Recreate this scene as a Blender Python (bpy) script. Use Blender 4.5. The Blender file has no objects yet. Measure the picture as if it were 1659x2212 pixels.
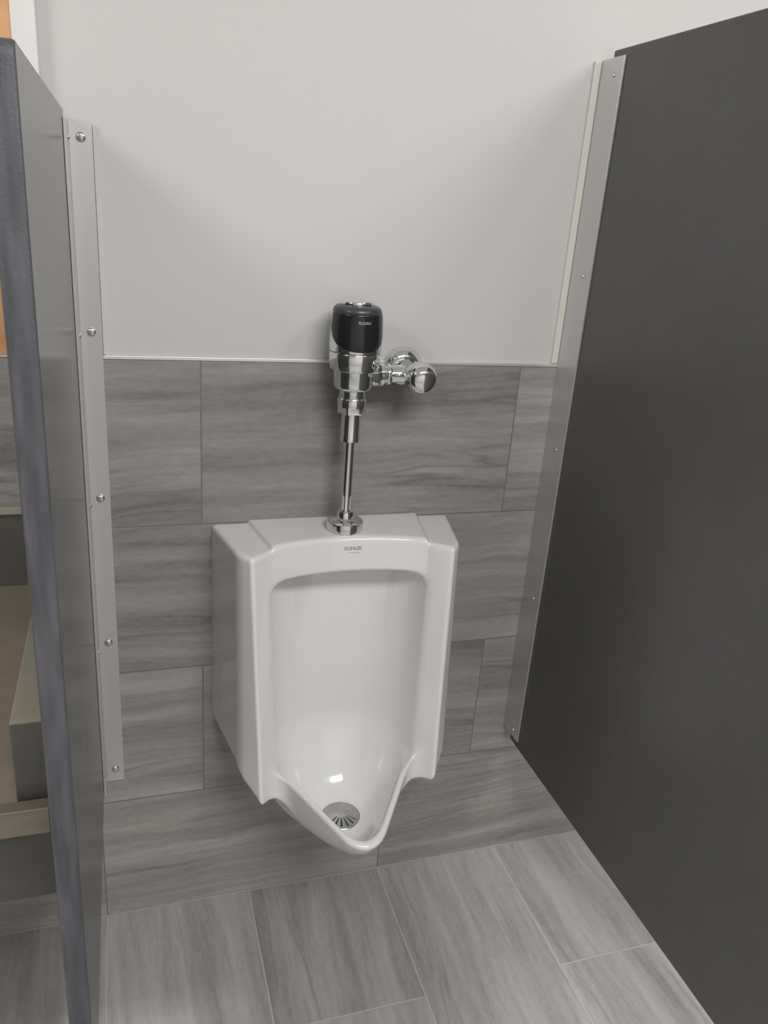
import bpy, bmesh, math
import numpy as np
from mathutils import Vector, Matrix

S = bpy.context.scene
COL = S.collection
PI = math.pi

# ------------------------------------------------------------------ helpers
def lin(r, g, b):
    f = lambda c: (c / 12.92 if c <= .04045 else ((c + .055) / 1.055) ** 2.4)
    return (f(r / 255), f(g / 255), f(b / 255), 1)

def mesh_obj(name, verts, faces, mats, parent=None, smooth=False, fmat=None, auto=None):
    me = bpy.data.meshes.new(name)
    me.from_pydata([tuple(map(float, v)) for v in verts], [], [tuple(int(i) for i in f) for f in faces])
    for m in (mats if isinstance(mats, (list, tuple)) else [mats]):
        me.materials.append(m)
    if fmat is not None:
        for p, k in zip(me.polygons, fmat):
            p.material_index = k
    bm = bmesh.new(); bm.from_mesh(me)
    bmesh.ops.recalc_face_normals(bm, faces=bm.faces)
    if auto:
        for e in bm.edges:
            e.smooth = not (len(e.link_faces) == 2 and e.calc_face_angle(0) > math.radians(auto))
        smooth = True
    for f in bm.faces:
        f.smooth = smooth
    bm.to_mesh(me); bm.free()
    o = bpy.data.objects.new(name, me)
    COL.objects.link(o)
    if parent is not None:
        o.parent = parent
        o.matrix_parent_inverse = Matrix.Translation(-parent.location)
    return o

def bevel(o, w, seg=3):
    m = o.modifiers.new('bevel', 'BEVEL'); m.width = w; m.segments = seg
    m.limit_method = 'ANGLE'; m.angle_limit = math.radians(40)
    for p in o.data.polygons: p.use_smooth = True
    m.harden_normals = True
    return o

def boxes(name, bl, mats, parent=None, fm=None, bev=0):
    V, F, K = [], [], []
    for i, (x0, x1, y0, y1, z0, z1) in enumerate(bl):
        n = len(V)
        V += [(x, y, z) for z in (z0, z1) for (x, y) in ((x0, y0), (x1, y0), (x1, y1), (x0, y1))]
        F += [tuple(n + j for j in q) for q in ((0, 3, 2, 1), (4, 5, 6, 7), (0, 1, 5, 4), (1, 2, 6, 5), (2, 3, 7, 6), (3, 0, 4, 7))]
        K += [fm[i] if fm else 0] * 6
    o = mesh_obj(name, V, F, mats, parent, fmat=K)
    if bev: bevel(o, bev)
    return o

def lathe(name, prof, mat, parent, origin, axis='z', n=64, auto=35, hexa=None):
    """prof: list of (radius, height) ; axis z, x or -y"""
    V, F = [], []
    def put(x, y, h):
        if axis == 'z': return (origin[0] + x, origin[1] + y, origin[2] + h)
        if axis == 'y': return (origin[0] + x, origin[1] - h, origin[2] + y)
        if axis == 'x': return (origin[0] + h, origin[1] + x, origin[2] + y)
    rings = []
    for (r, h) in prof:
        if r <= 1e-6:
            V.append(put(0, 0, h)); rings.append([len(V) - 1])
        else:
            ids = []
            for k in range(n):
                a = 2 * PI * k / n
                rr = r
                if hexa and hexa[0] <= h <= hexa[1]:
                    seg = PI / 3
                    aa = (a % seg) - seg / 2
                    rr = r * math.cos(seg / 2) / math.cos(aa) * 1.06
                V.append(put(rr * math.cos(a), rr * math.sin(a), h)); ids.append(len(V) - 1)
            rings.append(ids)
    for A, B in zip(rings[:-1], rings[1:]):
        if len(A) == 1 and len(B) == 1: continue
        for k in range(n):
            k2 = (k + 1) % n
            if len(A) == 1: F.append((A[0], B[k], B[k2]))
            elif len(B) == 1: F.append((A[k], A[k2], B[0]))
            else: F.append((A[k], A[k2], B[k2], B[k]))
    if len(rings[0]) > 1: F.append(tuple(rings[0]))
    if len(rings[-1]) > 1: F.append(tuple(rings[-1]))
    return mesh_obj(name, V, F, mat, parent, auto=auto)

def thing(name, label, cat, loc, group=None):
    o = bpy.data.objects.new(name, None); COL.objects.link(o)
    o.empty_display_size = .05
    o.location = loc; o['label'] = label; o['category'] = cat
    if group: o['group'] = group
    return o

def struct(o, label=None):
    o['kind'] = 'structure'
    if label: o['label'] = label
    return o

# ------------------------------------------------------------------ materials
def mat(name, col, rough=.5, metal=0, spec=.5, bump=None, coat=0):
    m = bpy.data.materials.new(name); m.use_nodes = True
    nt = m.node_tree; b = nt.nodes['Principled BSDF']
    b.inputs['Base Color'].default_value = col
    b.inputs['Roughness'].default_value = rough
    b.inputs['Metallic'].default_value = metal
    b.inputs['Specular IOR Level'].default_value = spec
    b.inputs['Coat Weight'].default_value = coat
    b.inputs['Coat Roughness'].default_value = .04
    if bump:
        sc, st, dist = bump
        tc = nt.nodes.new('ShaderNodeTexCoord')
        nz = nt.nodes.new('ShaderNodeTexNoise'); nz.inputs['Scale'].default_value = sc
        nz.inputs['Detail'].default_value = 3
        bp = nt.nodes.new('ShaderNodeBump'); bp.inputs['Strength'].default_value = st
        bp.inputs['Distance'].default_value = dist
        nt.links.new(tc.outputs['Object'], nz.inputs['Vector'])
        nt.links.new(nz.outputs['Fac'], bp.inputs['Height'])
        nt.links.new(bp.outputs['Normal'], b.inputs['Normal'])
    return m

def mottled(name, c1, c2, scale, rough=.5, metal=0, bump=None, stretch=(1, 1, 1), spec=.5):
    m = mat(name, c1, rough, metal, spec, bump)
    nt = m.node_tree; b = nt.nodes['Principled BSDF']
    tc = nt.nodes.new('ShaderNodeTexCoord')
    mp = nt.nodes.new('ShaderNodeMapping'); mp.inputs['Scale'].default_value = stretch
    nz = nt.nodes.new('ShaderNodeTexNoise'); nz.inputs['Scale'].default_value = scale; nz.inputs['Detail'].default_value = 4
    rp = nt.nodes.new('ShaderNodeValToRGB')
    rp.color_ramp.elements[0].position = .35; rp.color_ramp.elements[0].color = c1
    rp.color_ramp.elements[1].position = .68; rp.color_ramp.elements[1].color = c2
    nt.links.new(tc.outputs['Object'], mp.inputs['Vector']); nt.links.new(mp.outputs[0], nz.inputs['Vector'])
    nt.links.new(nz.outputs['Fac'], rp.inputs['Fac']); nt.links.new(rp.outputs['Color'], b.inputs['Base Color'])
    return m

class G:
    """tiny node-graph writer for the tile material"""
    def __init__(s, nt): s.nt = nt
    def m(s, op, a, b=None, c=None, clamp=False):
        n = s.nt.nodes.new('ShaderNodeMath'); n.operation = op; n.use_clamp = clamp
        for i, v in enumerate((a, b, c)):
            if v is None: continue
            if isinstance(v, (int, float)): n.inputs[i].default_value = v
            else: s.nt.links.new(v, n.inputs[i])
        return n.outputs[0]
    def vec(s, x, y, z):
        n = s.nt.nodes.new('ShaderNodeCombineXYZ')
        for i, v in enumerate((x, y, z)):
            if isinstance(v, (int, float)): n.inputs[i].default_value = v
            else: s.nt.links.new(v, n.inputs[i])
        return n.outputs[0]
    def noise(s, v, scale=1, detail=3, rough=.55, dist=0):
        n = s.nt.nodes.new('ShaderNodeTexNoise'); n.inputs['Scale'].default_value = scale
        n.inputs['Detail'].default_value = detail; n.inputs['Roughness'].default_value = rough
        n.inputs['Distortion'].default_value = dist
        s.nt.links.new(v, n.inputs['Vector']); return n.outputs['Fac']
    def white(s, v):
        n = s.nt.nodes.new('ShaderNodeTexWhiteNoise'); n.noise_dimensions = '3D'
        s.nt.links.new(v, n.inputs['Vector']); return n.outputs['Value']

def tile_mat(name, wall, seed, light, dark, groutc, rough, bias=1.0):
    m = bpy.data.materials.new(name); m.use_nodes = True
    nt = m.node_tree; b = nt.nodes['Principled BSDF']; g = G(nt)
    tc = nt.nodes.new('ShaderNodeTexCoord')
    sp = nt.nodes.new('ShaderNodeSeparateXYZ'); nt.links.new(tc.outputs['Object'], sp.inputs[0])
    X, Y, Z = sp.outputs
    if wall:
        a = g.m('SUBTRACT', 1.2075, Z); h = .302; bb = X; offs = (0.0, -.206)
    else:
        a = g.m('ADD', X, .206); h = .305; bb = g.m('MULTIPLY', Y, -1); offs = (0.0, .347)
    L = .61
    ra = g.m('DIVIDE', a, h); row = g.m('FLOOR', ra); fa = g.m('SUBTRACT', ra, row)
    par = g.m('MODULO', g.m('ADD', row, 20), 2)
    off = g.m('MULTIPLY', par, offs[1])
    rb = g.m('DIVIDE', g.m('SUBTRACT', bb, off), L); colm = g.m('FLOOR', rb); fb = g.m('SUBTRACT', rb, colm)
    r1 = g.white(g.vec(g.m('ADD', row, seed), g.m('ADD', colm, 3.3), 1.7))
    r2 = g.white(g.vec(g.m('ADD', row, 7.1), g.m('ADD', colm, seed), 5.2))
    da = g.m('MULTIPLY', g.m('MINIMUM', fa, g.m('SUBTRACT', 1, fa)), h)
    db = g.m('MULTIPLY', g.m('MINIMUM', fb, g.m('SUBTRACT', 1, fb)), L)
    d = g.m('MINIMUM', da, db)
    gm = g.m('SUBTRACT', 1, g.m('DIVIDE', g.m('SUBTRACT', d, .0008), .0012, clamp=True), clamp=True)
    # grain: long wandering veins that run along the tile
    o1 = g.m('MULTIPLY', r1, 57.0); o2 = g.m('MULTIPLY', r2, 83.0)
    slope = g.m('MULTIPLY', g.m('SUBTRACT', r2, .5), .16)
    wob = g.m('MULTIPLY', g.m('SUBTRACT', g.noise(g.vec(g.m('MULTIPLY', bb, 3.0), g.m('MULTIPLY', a, 5.0), o1), 1, 2), .5), .05)
    aw = g.m('ADD', g.m('ADD', a, wob), g.m('MULTIPLY', bb, slope))
    n1 = g.noise(g.vec(g.m('ADD', g.m('MULTIPLY', bb, 1.3), o1), g.m('MULTIPLY', aw, 17.0), o2), 1, 2, .5)
    n2 = g.noise(g.vec(g.m('ADD', g.m('MULTIPLY', bb, 4.5), o2), g.m('MULTIPLY', aw, 62.0), o1), 1, 4, .6)
    n3 = g.noise(g.vec(g.m('MULTIPLY', bb, 60), g.m('MULTIPLY', a, 140), 3.3), 1, 3, .6)
    n4 = g.noise(g.vec(g.m('ADD', g.m('MULTIPLY', bb, 2.2), o2), g.m('MULTIPLY', aw, 34.0), o1), 1, 1, .4)
    vein = g.m('SUBTRACT', 1, g.m('DIVIDE', g.m('ABSOLUTE', g.m('SUBTRACT', n4, .5)), .045, clamp=True), clamp=True)
    vmask = g.m('MULTIPLY', g.m('SUBTRACT', g.noise(g.vec(g.m('MULTIPLY', bb, 2.1), g.m('MULTIPLY', a, 8.0), o2), 1, 2), .42), 3.2, clamp=True)
    vein = g.m('MULTIPLY', vein, vmask)
    t = g.m('ADD', g.m('ADD', g.m('MULTIPLY', g.m('SUBTRACT', n1, .5), 1.4), g.m('MULTIPLY', g.m('SUBTRACT', n2, .5), .95)),
            g.m('MULTIPLY', g.m('SUBTRACT', n3, .5), .5))
    t = g.m('SUBTRACT', g.m('ADD', t, g.m('MULTIPLY', g.m('SUBTRACT', r1, .5), .38)), g.m('MULTIPLY', vein, .42))
    t = g.m('ADD', t, .55, clamp=True)
    mx = nt.nodes.new('ShaderNodeMix'); mx.data_type = 'RGBA'
    mx.inputs['A'].default_value = dark; mx.inputs['B'].default_value = light
    nt.links.new(t, mx.inputs['Factor'])
    mg = nt.nodes.new('ShaderNodeMix'); mg.data_type = 'RGBA'
    nt.links.new(gm, mg.inputs['Factor']); nt.links.new(mx.outputs['Result'], mg.inputs['A'])
    mg.inputs['B'].default_value = groutc
    nt.links.new(mg.outputs['Result'], b.inputs['Base Color'])
    b.inputs['Roughness'].default_value = rough
    b.inputs['Specular IOR Level'].default_value = .35
    hgt = g.m('SUBTRACT', g.m('MULTIPLY', n2, .12), gm)
    bp = nt.nodes.new('ShaderNodeBump'); bp.inputs['Strength'].default_value = .35; bp.inputs['Distance'].default_value = .0012
    nt.links.new(hgt, bp.inputs['Height']); nt.links.new(bp.outputs['Normal'], b.inputs['Normal'])
    return m

M_paint = mat('painted drywall', (.62, .614, .602, 1), .55, bump=(260, .08, .001))
M_ceil = mat('ceiling paint', (.82, .81, .80, 1), .8)
M_side = mat('side wall paint', (.62, .61, .60, 1), .7)
M_tile = tile_mat('wood look wall tile', True, 4.0, (.41, .397, .380, 1), (.185, .179, .171, 1), (.20, .193, .185, 1), .42)
M_ftile = tile_mat('wood look floor tile', False, 11.0, (.50, .492, .478, 1), (.25, .245, .238, 1), (.50, .49, .475, 1), .4)
M_caulk = mat('cream caulk', (.70, .68, .63, 1), .5)
M_caulkg = mat('grey corner grout', (.40, .39, .375, 1), .6)
M_trim = mat('satin aluminium edge', (.78, .78, .77, 1), .35, .6)
M_alum = mat('brushed aluminium', (.62, .62, .622, 1), .38, .75)
M_chrome = mat('polished chrome', (.78, .79, .80, 1), .06, 1)
M_screw = mat('screw steel', (.62, .61, .60, 1), .22, 1)
M_china = mat('vitreous china', (.83, .825, .82, 1), .12, 0, .5, coat=.5)
M_black = mat('gloss black plastic', (.018, .019, .021, 1), .12, 0, .5)
M_blackt = mat('satin black plastic', (.05, .051, .054, 1), .3, 0, .5)
M_greytxt = mat('grey print', (.32, .32, .32, 1), .4)
M_whtxt = mat('pale print', (.5, .5, .51, 1), .4)
M_steel = mottled('drain steel', (.40, .40, .39, 1), (.52, .52, .50, 1), 60, .3, .85)
M_dark = mat('drain slot shadow', (.02, .02, .02, 1), .6)
M_pc = mottled('charcoal powder coat', (.083, .082, .081, 1), (.088, .087, .086, 1), 12, .36, 0, bump=(120, .28, .002))
M_pcl = mottled('grey powder coat', (.062, .060, .057, 1), (.071, .069, .066, 1), 25, .22, 0, bump=(220, .12, .001), spec=.6)
M_edge = mottled('brushed panel edge', (.062, .062, .071, 1), (.105, .104, .118, 1), 90, .5, .15, bump=(300, .4, .001), stretch=(1, 1, .12))
M_sinkst = mottled('stainless with brown reflection', (.20, .185, .15, 1), (.27, .235, .19, 1), 5, .35, .5, stretch=(2, 2, 6))  # brown reflection painted into the steel colour
M_sinkrib = mottled('lit stainless', (.36, .345, .29, 1), (.42, .40, .34, 1), 8, .35, .4)  # same steel as if lit: brightness painted into the colour
M_sinkd = mottled('shaded stainless', (.10, .098, .09, 1), (.13, .125, .115, 1), 9, .45, .4)  # same steel in shade: darkness painted into the colour
M_orange = mottled('painted mirror reflection', (.62, .30, .10, 1), (.72, .43, .24, 1), 16, .4)  # mirror pane: the orange reflection is painted as mottled colour
M_white = mat('white gloss frame', (.78, .77, .76, 1), .35)
M_chip = mat('bare metal chip', (.6, .58, .55, 1), .4)

# ------------------------------------------------------------------ room
ZT = 1.2075
XL, XR, YF, ZC = -2.6, 2.8, -3.6, 2.6
struct(boxes('wall_back', [(XL, XR, 0, .12, 0, ZT), (XL, XR, .004, .12, ZT, ZC)], [M_tile, M_paint], fm=[0, 1]),
       'white wall above grey wood-look tile wainscot')
struct(boxes('floor', [(XL, XR, YF, 0, -.1, 0)], M_ftile))
struct(boxes('ceiling', [(XL, XR, YF, .0, ZC, ZC + .1)], M_ceil))
struct(boxes('wall_left', [(XL - .1, XL, YF, .12, 0, ZC)], M_side))
struct(boxes('wall_right', [(XR, XR + .1, YF, .12, 0, ZC)], M_side))
struct(boxes('wall_front', [(XL - .1, XR + .1, YF - .1, YF, 0, ZC)], M_side))
# metal tile edge that caps the wainscot: a small quarter lip
struct(boxes('trim_1', [(XL, XR, -.0018, .004, ZT, ZT + .0062)], M_trim, bev=.0012), 'thin metal strip capping the grey wall tile')
struct(boxes('trim_2', [(XL, XR, -.0022, 0, 0, .0035)], M_caulkg, bev=.0008), 'pale grout line where wall tile meets floor')

# ------------------------------------------------------------------ urinal body (implicit surface -> mesh)
UC = .2525
def smax(a, b, k):
    h = np.clip(k - np.abs(a - b), 0, None) / k
    return np.maximum(a, b) + h * h * k * .25
def smin(a, b, k): return -smax(-a, -b, k)
def sabs(u, e=.012): return np.sqrt(u * u + e * e) - e * .2

def urinal_sdf(u, d, z):
    au = np.abs(u)
    dz = .905 - z
    dzc = np.clip(dz, -.05, .5)
    # ridges of the two front horns as they run down
    ru = .185 - .034 * dzc;  rd = .168 + .128 * dzc          # front ridge
    su = .206 - .004 * dzc;  sd = .143 + .085 * dzc          # outer (side) ridge
    iu = .145 - .020 * dzc;  idp = .137 + .115 * dzc         # inner step
    cd = .109 + .115 * dzc                                   # centre of the concave header
    # side plane through (.235,0)-(su,sd)
    def plane(x0, y0, x1, y1):
        nx, ny = (y1 - y0), -(x1 - x0); L = np.sqrt(nx * nx + ny * ny)
        return ((au - x0) * nx + (d - y0) * ny) / L
    side = plane(.235, 0, su, sd)
    chamf = plane(su, sd, ru, rd)
    t = (au - iu) / (ru - iu)
    g_out = idp + t * (rd - idp)
    tt = np.clip(au / iu, 0, 1.0)
    g_in = cd + (idp - cd) * tt ** 2.2
    w = np.clip((t + .07) / .14, 0, 1); w = w * w * (3 - 2 * w)
    front = (d - (g_in * (1 - w) + g_out * w)) * .86
    body = smax(side, chamf, .007)
    body = smax(body, front, .008)
    stepx = .168 - .17 * d
    rs = np.clip((stepx + .004 - au) / .008, 0, 1); rs = rs * rs * (3 - 2 * rs)
    ztop = .9042 + .0068 * rs
    body = smax(body, z - ztop, .010)
    q = np.clip(d - .15, 0, None)
    us = np.clip((.178 - au) / .045, 0, 1); us = us * us * (3 - 2 * us)
    zbot = .478 - .85 * q * q / (q + .02) - .035 * us * np.clip(d / .15, 0, 1) 
    body = smax(body, zbot - z, .02)
    # bowl hull: V-shaped lip
    aus = sabs(u)
    q2 = np.clip(d - .19, 0, None)
    zr = .474 - .36 * q2 * q2 / (q2 + .015)
    q3 = np.clip(.18 - d, 0, None); zr = zr + .5 * q3 * q3 / (q3 + .02)
    depth = np.clip(zr - z, 0, None)
    shrink = .12 * depth + .7 * depth ** 2
    V = .835 * aus + .55 * d - .2150 
    hull = smax(V, d - .3665, .035) + shrink
    hull = smax(hull, au - .165 + shrink * .6, .03)
    zc = .300 + .085 * (np.clip(d, 0, None) / .35) ** 3 + 2.6 * u * u
    hull = smax(hull, zc - z, .05)
    hull = smax(hull, z - zr, .008)
    hull = smax(hull, -d, .004)
    solid = smin(body, hull, .034)
    # cavity
    top = .8445
    wv = .1475 - .035 * np.clip(.845 - z, 0, .6)
    dm = .150 + .115 * np.clip(.84 - z, 0, .5)
    e = np.clip(dm - d, 0, None) / (dm - .034)
    rr = (np.abs(u / wv) ** 2.6 + e ** 2.6 + 1e-9) ** (1 / 2.6)
    sec = (rr - 1) * .11
    Vi = V + .0105
    capi = smax(Vi, d - .3560, .035) + .22 * depth
    sec = smax(sec, capi - np.clip(z - .452, 0, None) ** 2 / (np.clip(z - .452, 0, None) + .006) * 1.5 * np.clip((.225 - d) / .04, 0, 1), .03)
    r2 = u * u + (d - .174) ** 2
    r = np.sqrt(r2)
    rq = np.clip(r - .030, 0, None)
    fwd = np.clip((d - .174) / (r + .01), 0, 1)
    fl = .333 + 1.155 * rq ** 2 / (.3 * rq + .11) * (1 - .68 * fwd * fwd)
    cav = smax(sec, fl - z, .06)
    cav = smax(cav, z - top, .030)
    out = smax(solid, -cav, .008)
    out = smax(out, -.0003 - d, .002)
    return out

def surface_nets(fn, lo, hi, h):
    n = [int(math.ceil((b - a) / h)) + 1 for a, b in zip(lo, hi)]
    ax = [a + h * np.arange(k) for a, k in zip(lo, n)]
    F = np.empty(n, np.float32)
    for i, x in enumerate(ax[0]):
        Yg, Zg = np.meshgrid(ax[1], ax[2], indexing='ij')
        F[i] = fn(np.full_like(Yg, x), Yg, Zg)
    s = F < 0
    nx, ny, nz = n
    acc = np.zeros((nx - 1, ny - 1, nz - 1, 3), np.float32); cnt = np.zeros((nx - 1, ny - 1, nz - 1), np.float32)
    base = np.stack(np.meshgrid(np.arange(nx - 1), np.arange(ny - 1), np.arange(nz - 1), indexing='ij'), -1).astype(np.float32)
    for axis in range(3):
        oth = [k for k in range(3) if k != axis]
        for a in (0, 1):
            for b_ in (0, 1):
                o0 = [0, 0, 0]; o0[oth[0]] = a; o0[oth[1]] = b_
                o1 = list(o0); o1[axis] = 1
                sl = lambda o: tuple(slice(o[k], o[k] + n[k] - 1) for k in range(3))
                f0, f1 = F[sl(o0)], F[sl(o1)]
                c = (f0 < 0) != (f1 < 0)
                t = np.where(c, f0 / np.where(c, f0 - f1, 1), 0)
                p = np.zeros(acc.shape, np.float32)
                p[..., 0] = o0[0]; p[..., 1] = o0[1]; p[..., 2] = o0[2]
                p[..., axis] += t
                acc += p * c[..., None]; cnt += c
    act = cnt > 0
    idx = -np.ones(act.shape, np.int64); idx[act] = np.arange(act.sum())
    P = (base[act] + acc[act] / cnt[act][:, None]) * h + np.array(lo)
    quads = []
    for axis in range(3):
        oth = [k for k in range(3) if k != axis]
        a, b_ = oth
        sl0 = [slice(1, n[k] - 1) for k in range(3)]; sl0[axis] = slice(0, n[axis] - 1)
        sl1 = list(sl0); sl1[axis] = slice(1, n[axis])
        c = s[tuple(sl0)] != s[tuple(sl1)]
        w = np.argwhere(c)
        off = np.array([1, 1, 1]); off[axis] = 0
        w = w + off
        def cell(da, db):
            q = w.copy(); q[:, a] += da; q[:, b_] += db
            return idx[q[:, 0], q[:, 1], q[:, 2]]
        Q = np.stack([cell(-1, -1), cell(0, -1), cell(0, 0), cell(-1, 0)], 1)
        quads.append(Q)
    Q = np.concatenate(quads)
    Q = Q[(Q >= 0).all(1)]
    e = 4e-4
    for _ in range(4):
        f = fn(P[:, 0], P[:, 1], P[:, 2])
        gx = (fn(P[:, 0] + e, P[:, 1], P[:, 2]) - fn(P[:, 0] - e, P[:, 1], P[:, 2])) / (2 * e)
        gy = (fn(P[:, 0], P[:, 1] + e, P[:, 2]) - fn(P[:, 0], P[:, 1] - e, P[:, 2])) / (2 * e)
        gz = (fn(P[:, 0], P[:, 1], P[:, 2] + e) - fn(P[:, 0], P[:, 1], P[:, 2] - e)) / (2 * e)
        gg = gx * gx + gy * gy + gz * gz + 1e-6
        st = np.clip(f / gg, -h * .5, h * .5)
        P = P - .8 * np.stack([st * gx, st * gy, st * gz], 1)
    return P, Q

P, Q = surface_nets(urinal_sdf, (-.2475, -.0075, .2775), (.2475, .3725, .9275), .0026)
P = np.stack([P[:, 0] + UC, -P[:, 1], P[:, 2]], 1)
urinal = thing('urinal', 'white ceramic wall-hung urinal with pointed lip, hung on grey tiled wall', 'urinal', (UC, 0, .30))
bowl = mesh_obj('bowl', P, Q, M_china, urinal, smooth=True)

def front_depth(u, z):
    """first point of the china met when coming from the front"""
    ds = np.linspace(.30, .02, 1400)
    f = urinal_sdf(np.full_like(ds, u), ds, np.full_like(ds, z))
    return float(ds[np.argmax(f < 0)])

def text_mesh(name, body, width, height, mt, parent, place, bold=0.0, spacing=1.0):
    cu = bpy.data.curves.new(name, 'FONT'); cu.body = body; cu.size = 1; cu.align_x = 'CENTER'; cu.align_y = 'CENTER'
    cu.offset = bold; cu.space_character = spacing; cu.extrude = 0.0
    to = bpy.data.objects.new('tmp', cu); COL.objects.link(to)
    dg = bpy.context.evaluated_depsgraph_get()
    me = bpy.data.meshes.new_from_object(to.evaluated_get(dg))
    bpy.data.objects.remove(to); bpy.data.curves.remove(cu)
    co = np.array([v.co[:] for v in me.vertices])
    w = co[:, 0].max() - co[:, 0].min(); hh = co[:, 1].max() - co[:, 1].min()
    cx = (co[:, 0].max() + co[:, 0].min()) / 2; cy = (co[:, 1].max() + co[:, 1].min()) / 2
    for v in me.vertices:
        v.co = place((v.co.x - cx) * width / w, (v.co.y - cy) * height / hh)
    me.materials.clear(); me.materials.append(mt)
    me.name = name
    o = bpy.data.objects.new(name, me); COL.objects.link(o)
    o.parent = parent; o.matrix_parent_inverse = Matrix.Translation(-parent.location)
    if isinstance(parent.data, bpy.types.Mesh): o.matrix_parent_inverse = Matrix.Identity(4)
    return o

def china_place(x0, z0):
    def f(a, b):
        u = x0 + a - UC
        return (x0 + a, -front_depth(u, z0 + b) - .0004, z0 + b)
    return f
t1 = text_mesh('maker_lettering', 'KOHLER', .033, .0068, M_greytxt, urinal, china_place(.2615, .890), bold=.02, spacing=.95)
t1['label'] = 'small grey lettering'
t2 = text_mesh('small_print', '__________', .022, .0007, M_greytxt, urinal, china_place(.2635, .8815))

# drain strainer: slotted dome
def strainer(cx, cy, cz, R):
    V, F, K = [], [], []
    nr, ns = 12, 96
    prof = [(0, .0062), (.12, .0061), (.2, .0059), (.3, .0056), (.42, .0050), (.55, .0043), (.68, .0034), (.78, .0027), (.84, .0022), (.92, .0019), (.98, .0010), (1.0, -.001)]
    V.append((cx, cy, cz + prof[0][1]))
    def slot(ring, k):
        a = (k + .5) / ns * 2 * PI
        m_ = (a / (2 * PI / 16)) % 1
        return 3 <= ring <= 7 and .34 < m_ < .66 and math.radians(205) < a < math.radians(325)
    for r, h in prof[1:]:
        for k in range(ns):
            a = 2 * PI * k / ns
            V.append((cx + R * r * math.cos(a), cy + R * r * math.sin(a), cz + h))
    for k in range(ns):
        F.append((0, 1 + k, 1 + (k + 1) % ns)); K.append(0)
    for i in range(len(prof) - 2):
        for k in range(ns):
            a0 = 1 + i * ns; a1 = a0 + ns; k2 = (k + 1) % ns
            F.append((a0 + k, a0 + k2, a1 + k2, a1 + k)); K.append(1 if slot(i + 1, k) else 0)
    return mesh_obj('drain_strainer', V, F, [M_steel, M_dark], urinal, fmat=K, smooth=True)
st = strainer(UC, -.174, .3345, .0395)
st['label'] = 'round slotted steel drain strainer'

# ------------------------------------------------------------------ flush valve
VX, VY = .2555, -.065
valve = thing('flush_valve', 'chrome automatic flush valve with black sensor, standing on top of the urinal', 'flush valve', (VX, VY, .912))
o3 = (VX, VY, 0)
lathe('spud_flange', [(.0325, .9112), (.0345, .9120), (.0345, .9225), (.0335, .9275), (.029, .9315), (.0205, .9335), (.0168, .935), (.0160, .944), (.0145, .9475), (.010, .948)], M_chrome, valve, o3)
lathe('flush_tube', [(.0092, .936), (.0092, 1.10)], M_chrome, valve, o3, n=48)
lathe('vacuum_breaker', [(.0095, 1.0805), (.0155, 1.0805), (.0180, 1.082), (.0180, 1.0875), (.0173, 1.089), (.0173, 1.130), (.0173, 1.137)], M_chrome, valve, o3)
lathe('coupling_nut', [(.017, 1.1325), (.0238, 1.1325), (.0245, 1.1345), (.0245, 1.141), (.0262, 1.1445), (.0265, 1.147), (.0265, 1.158), (.0252, 1.1605), (.022, 1.161)], M_chrome, valve, o3, hexa=(1.1320, 1.1415))
lathe('valve_body', [(.0225, 1.156), (.0235, 1.1615), (.0250, 1.1622), (.0250, 1.1645), (.0235, 1.1655), (.0235, 1.173), (.026, 1.1752), (.0315, 1.1765), (.0340, 1.1795), (.0348, 1.183),
                     (.0355, 1.2085), (.0375, 1.2100), (.0420, 1.2106), (.0432, 1.2125), (.0450, 1.2385), (.0440, 1.2405), (.03, 1.2408)], M_chrome, valve, o3, n=96)
# sensor housing: chrome shell, a little deeper towards the wall
def shell():
    prof = [(.030, 1.2412), (.0435, 1.2412), (.0448, 1.2428), (.0446, 1.262), (.0436, 1.285), (.0422, 1.303), (.040, 1.310), (.036, 1.3135), (.0, 1.3140)]
    o = lathe('sensor_housing', prof, M_chrome, valve, o3, n=96)
    for v in o.data.vertices:
        dy = v.co.y - VY
        if dy > 0: v.co.y = VY + dy * 1.35
    return o
shell()
def rad_at(z):
    zs = [1.2428, 1.262, 1.285, 1.303, 1.310]; rs = [.0448, .0446, .0436, .0422, .0405]
    return float(np.interp(z, zs, rs))
def lens():
    V, F, K = [], [], []
    na, nz = 96, 18
    amax = math.radians(102)
    for i in range(na + 1):
        a = -amax + 2 * amax * i / na
        t = abs(a) / amax
        zl = 1.2455 + .062 * (1 - math.sqrt(max(0, 1 - t ** 2.3)))
        for j in range(nz + 1):
            s = j / nz
            z = zl + (1.3085 - zl) * s
            lift = .0014 * min(1, 6 * min(s + .02, 1), 6 * (1 - t) + .1)
            r = rad_at(z) + lift
            V.append((VX + r * math.sin(a), VY - r * math.cos(a), z))
    for i in range(na):
        for j in range(nz):
            q = i * (nz + 1) + j
            F.append((q, q + nz + 1, q + nz + 2, q + 1)); K.append(0)
    o = mesh_obj('sensor_window', V, F, M_black, valve, smooth=True)
    m = o.modifiers.new('thick', 'SOLIDIFY'); m.thickness = .0015; m.offset = -1
    return o
win = lens(); win['label'] = 'glossy black sensor window'
cap = lathe('top_cover', [(.0400, 1.3040), (.0420, 1.3070), (.0418, 1.3100), (.0400, 1.3145), (.0365, 1.3175), (.031, 1.3190), (.0, 1.3195)], M_blackt, valve, o3, n=96)
cap['label'] = 'black top cover'
lathe('override_button', [(.0295, 1.3185), (.0300, 1.3195), (.0300, 1.3225), (.0285, 1.3250), (.020, 1.3258), (.0, 1.3260)], M_chrome, valve, (VX, VY + .007, 0), n=64)
def lens_place(a, b):
    z = 1.2945 + b
    r = rad_at(z) + .0019
    th = math.radians(2) + a / r
    return (VX + r * math.sin(th), VY - r * math.cos(th), z)
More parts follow.
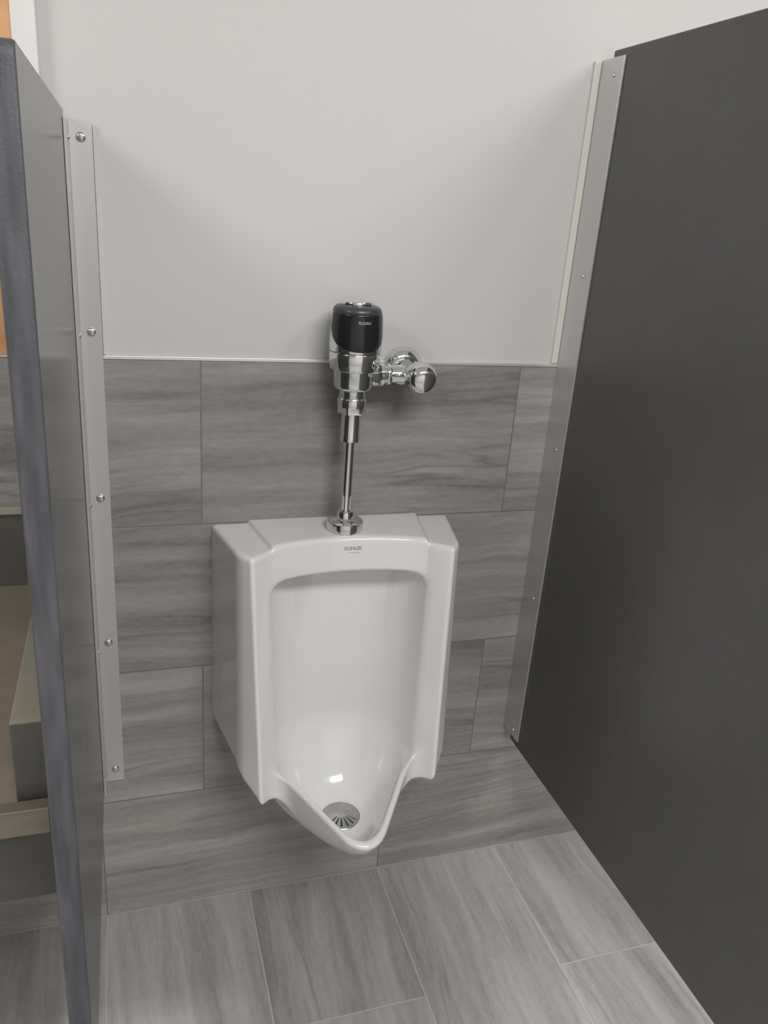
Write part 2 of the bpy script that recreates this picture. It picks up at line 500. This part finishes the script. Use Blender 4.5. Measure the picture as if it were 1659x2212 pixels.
t3 = text_mesh('lettering', 'SLOAN', .0215, .0046, M_whtxt, win, lens_place, bold=.01)
t3.matrix_parent_inverse = Matrix.Identity(4)
t3.parent = win
# side outlet, tailpiece and control stop
SX, SZ = .366, 1.2035
ox = (0, VY, 1.2000)
lathe('outlet_boss', [(.0205, .2800), (.0205, .2950), (.0195, .2985), (.0175, .3000), (.013, .3000)], M_chrome, valve, ox, 'x')
lathe('tailpiece_nut', [(.013, .2990), (.0195, .2990), (.0212, .3010), (.0212, .3070), (.0195, .3090), (.0170, .3100), (.0170, .3125), (.0190, .3140), (.0195, .3180), (.0185, .3210), (.014, .3215)], M_chrome, valve, (0, VY, SZ - .002), 'x')
lathe('tailpiece', [(.0155, .318), (.0155, .352)], M_chrome, valve, (0, VY, SZ - .001), 'x', hexa=(.3, .34))
lathe('supply_pipe', [(.0125, 0.0), (.0125, .045)], M_chrome, valve, (SX, 0, SZ), 'y')
lathe('wall_flange', [(.0355, .0005), (.0360, .002), (.0355, .006), (.0325, .012), (.027, .0168), (.020, .0195), (.0135, .0205), (.0125, .0205)], M_chrome, valve, (SX, 0, SZ), 'y', n=72)
lathe('control_stop', [(.0150, .030), (.0195, .034), (.0215, .040), (.0218, .086), (.0235, .089), (.0235, .0905)], M_chrome, valve, (SX, 0, SZ), 'y', n=72)
lathe('stop_cap', [(.0225, .0900), (.0262, .0905), (.0268, .0925), (.0268, .1070), (.0262, .1135), (.0240, .1195), (.0200, .1240), (.0140, .1272), (.0070, .1288), (.0, .1292)], M_chrome, valve, (SX, 0, SZ), 'y', n=72)

# ------------------------------------------------------------------ screws
def screw_mesh(name, r, hgt, mt):
    bm = bmesh.new()
    prof = [(r, 0), (r, .12 * hgt), (r * .93, .5 * hgt), (r * .72, .8 * hgt), (r * .4, .96 * hgt)]
    rings = []
    n = 24
    for rr, h in prof:
        rings.append([bm.verts.new((rr * math.cos(2 * PI * k / n), rr * math.sin(2 * PI * k / n), h)) for k in range(n)])
    for A, B in zip(rings[:-1], rings[1:]):
        for k in range(n): bm.faces.new((A[k], A[(k + 1) % n], B[(k + 1) % n], B[k]))
    c = bm.verts.new((0, 0, hgt * .90))     # little centre recess
    for k in range(n): bm.faces.new((rings[-1][k], rings[-1][(k + 1) % n], c))
    bm.faces.new(list(reversed(rings[0])))
    for f in bm.faces: f.smooth = True
    me = bpy.data.meshes.new(name); bm.to_mesh(me); bm.free(); me.materials.append(mt)
    return me
ME_big = screw_mesh('screw', .0072, .0042, M_screw)
ME_small = screw_mesh('screw', .0042, .0030, M_screw)
def screw(me, parent, loc, direction):
    o = bpy.data.objects.new('screw', me); COL.objects.link(o)
    q = Vector((0, 0, 1)).rotation_difference(Vector(direction))
    o.rotation_mode = 'QUATERNION'; o.rotation_quaternion = q
    o.location = loc
    o.parent = parent
    return o

# ------------------------------------------------------------------ left urinal screen
def panel_mesh(name, x0, x1, y0, y1, z0, z1, rad, mats, parent, bev=.0032):
    """slab in the y-z plane, front corners (at y0) rounded by rad"""
    pts = [(y1, z0), (y1, z1)]
    for k in range(9):
        a = PI / 2 * k / 8
        pts.append((y0 + rad - rad * math.sin(a), z1 - rad + rad * math.cos(a)))
    for k in range(9):
        a = PI / 2 * k / 8
        pts.append((y0 + rad - rad * math.cos(a), z0 + rad - rad * math.sin(a)))
    n = len(pts)
    V = [(x0, y, z) for y, z in pts] + [(x1, y, z) for y, z in pts]
    F = [tuple(range(n)), tuple(range(n, 2 * n))]; K = [0, 0]
    for k in range(n):
        F.append((k, (k + 1) % n, n + (k + 1) % n, n + k)); K.append(1)
    o = mesh_obj(name, V, F, mats, parent, fmat=K)
    bevel(o, bev, 3)
    return o
LX = -.196
scr = thing('urinal_screen', 'grey privacy screen with rough rounded front edge, left of the urinal', 'privacy screen', (-.209, -.3, .355))
panel_mesh('panel', LX - .0265, LX, -.630, -.012, .355, 1.577, .014, [M_pcl, M_edge], scr)
boxes('bracket_back', [(LX - .0255, LX - .0005, -.0125, -.0005, .357, 1.563)], M_alum, scr)
def angle(name, xw0, xw1, xp0, xp1, ydep, z0, z1, parent, th=.0038):
    """wall leg xw0..xw1 plus panel leg xp0..xp1"""
    V = []
    for z in (z0, z1):
        if xw1 > xp1:
            V += [(xp0, 0, z), (xw1, 0, z), (xw1, -th, z), (xp1, -th, z), (xp1, -ydep, z), (xp0, -ydep, z)]
        else:
            V += [(xp1, 0, z), (xw0, 0, z), (xw0, -th, z), (xp0, -th, z), (xp0, -ydep, z), (xp1, -ydep, z)]
    F = [(0, 1, 2, 3, 4, 5), (6, 7, 8, 9, 10, 11)] + [(k, (k + 1) % 6, 6 + (k + 1) % 6, 6 + k) for k in range(6)]
    o = mesh_obj(name, V, F, M_alum, parent)
    bevel(o, .0009, 2)
    return o
brL = angle('bracket', -.190, -.1570, LX + .0002, LX + .0055, .046, .357, 1.563, scr)
brL['label'] = 'pale aluminium corner bracket'
for z in (1.541, 1.252, .964, .675, .386):
    screw(ME_big, brL, (-.1735, -.0038, z), (0, -1, 0))
for z in (1.538, 1.250, .960, .671, .382):
    screw(ME_small, brL, (LX + .0055, -.030, z), (1, 0, 0))
for ch in brL.children:
    ch.matrix_parent_inverse = Matrix.Identity(4)
brL.matrix_parent_inverse = Matrix.Translation(-scr.location)
bd = boxes('caulk_bead', [(-.1568, -.1530, -.0022, .0037, ZT + .0068, 1.558)], M_paint, scr, bev=.0012)
chip = mesh_obj('paint_chip', [(LX + .0004, -.465, .803), (LX + .0004, -.468, .791), (LX + .0004, -.4655, .776), (LX + .0004, -.462, .785), (LX + .0004, -.4625, .793)],
                [(0, 1, 2, 3, 4)], M_chip, scr)
chip['label'] = 'small white chip in the grey coating'

# ------------------------------------------------------------------ right partition
RX = .692
part = thing('toilet_partition', 'large charcoal textured partition panel standing right of the urinal', 'partition', (.705, -.7, .355))
panel_mesh('panel', RX, RX + .026, -1.33, -.028, .350, 1.7545, .012, [M_pc, M_pc], part)
brR = boxes('bracket', [(RX - .0045, RX - .0003, -.0715, 0, .370, 1.742), (RX - .0003, RX + .0265, -.006, 0, .370, 1.742), (RX + .0265, RX + .0305, -.0715, 0, .370, 1.742)], M_alum, part, bev=.0009)
brR['label'] = 'pale aluminium channel bracket'
for z in (1.714, 1.384, 1.051, .721, .387):
    screw(ME_small, brR, (RX - .0045, -.046, z), (-1, 0, 0))
bd = boxes('caulk_bead', [(RX - .0175, RX - .0048, -.0030, .0037, ZT + .0068, 1.740)], M_caulk, part, bev=.0014)
for b_, t_ in ((brL, scr), (brR, part)):
    b_.matrix_parent_inverse = Matrix.Translation(-t_.location)
    for ch in b_.children: ch.matrix_parent_inverse = Matrix.Identity(4)

# ------------------------------------------------------------------ steel sink beyond the left screen
sink = thing('steel_sink', 'stainless steel wall-hung trough sink beyond the left screen', 'sink', (-.60, 0, .50))
SX0, SX1 = -.98, -.234
boxes('backsplash', [(SX0, SX1, -.018, 0, .80, .958)], [M_sinkd], sink, bev=.003)
boxes('backsplash_lip', [(SX0, SX1, -.024, 0, .946, .960)], [M_sinkrib], sink, bev=.002)
# sloping basin sheet
V = [(SX0, -.018, .812), (-.286, -.018, .812), (-.286, -.44, .655), (SX0, -.44, .655),
     (SX0, -.018, .806), (-.286, -.018, .806), (-.286, -.44, .649), (SX0, -.44, .649)]
F = [(0, 1, 2, 3), (4, 5, 6, 7), (0, 1, 5, 4), (1, 2, 6, 5), (2, 3, 7, 6), (3, 0, 4, 7)]
mesh_obj('basin', V, F, M_sinkst, sink)
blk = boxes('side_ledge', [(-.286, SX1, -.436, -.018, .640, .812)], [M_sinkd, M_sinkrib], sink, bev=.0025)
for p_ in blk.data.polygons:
    if p_.normal.z > .9: p_.material_index = 1  # ledge top painted as if lit, sides as if shaded
boxes('front_rail', [(SX0, -.243, -.462, -.440, .650, .692)], [M_sinkst], sink, bev=.002)
boxes('apron', [(SX0, -.236, -.425, -.018, .505, .645)], [M_sinkd], sink, bev=.003)

# ------------------------------------------------------------------ framed mirror above the sink, its orange reflection painted on
mir = thing('framed_mirror', 'mirror with painted orange reflection in a wide white frame above the steel sink', 'framed board', (-.60, 0, ZT))
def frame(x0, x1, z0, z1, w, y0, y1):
    return boxes('frame', [(x0, x0 + w, y0, y1, z0, z1), (x1 - w, x1, y0, y1, z0, z1), (x0 + w, x1 - w, y0, y1, z1 - w, z1)], M_white, mir, bev=.002)
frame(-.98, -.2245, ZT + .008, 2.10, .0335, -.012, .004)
boxes('mirror_pane', [(-.9465, -.258, -.006, .004, ZT + .0065, 2.066)], M_orange, mir)

# ------------------------------------------------------------------ light
def area(name, loc, size, energy, target=None, col=(1, .99, .978), spread=180):
    l = bpy.data.lights.new(name, 'AREA'); l.shape = 'RECTANGLE'; l.size, l.size_y = size
    l.energy = energy; l.color = col; l.spread = math.radians(spread)
    o = bpy.data.objects.new(name, l); COL.objects.link(o); o.location = loc
    d = Vector(target) - Vector(loc) if target else Vector((0, 0, -1))
    o.rotation_euler = d.to_track_quat('-Z', 'Y').to_euler()
    return o
area('ceiling_lamp', (.45, -2.1, 2.58), (1.1, .5), 50)
area('ceiling_lamp', (-1.9, -1.15, 2.58), (1.10, .30), 35)
area('ceiling_lamp', (1.75, -1.4, 2.58), (1.10, .30), 28)
w = bpy.data.worlds.new('room ambience'); S.world = w; w.use_nodes = True
w.node_tree.nodes['Background'].inputs[0].default_value = (.5, .5, .5, 1)
w.node_tree.nodes['Background'].inputs[1].default_value = .0

# ------------------------------------------------------------------ camera
cam = bpy.data.cameras.new('camera'); co = bpy.data.objects.new('camera', cam); COL.objects.link(co)
co.location = (-.1229, -1.4033, 1.4708)
co.rotation_euler = (math.radians(69.376104), math.radians(-4.172844), math.radians(-17.153163))
cam.sensor_fit = 'VERTICAL'; cam.sensor_height = 24.0
cam.lens = 1729.774 * 24.0 / 2212
cam.clip_start = .02
S.camera = co

S.view_settings.view_transform = 'Standard'
S.view_settings.look = 'None'
S.view_settings.gamma = 1
S.view_settings.use_curve_mapping = False
S.view_settings.exposure = 0.0
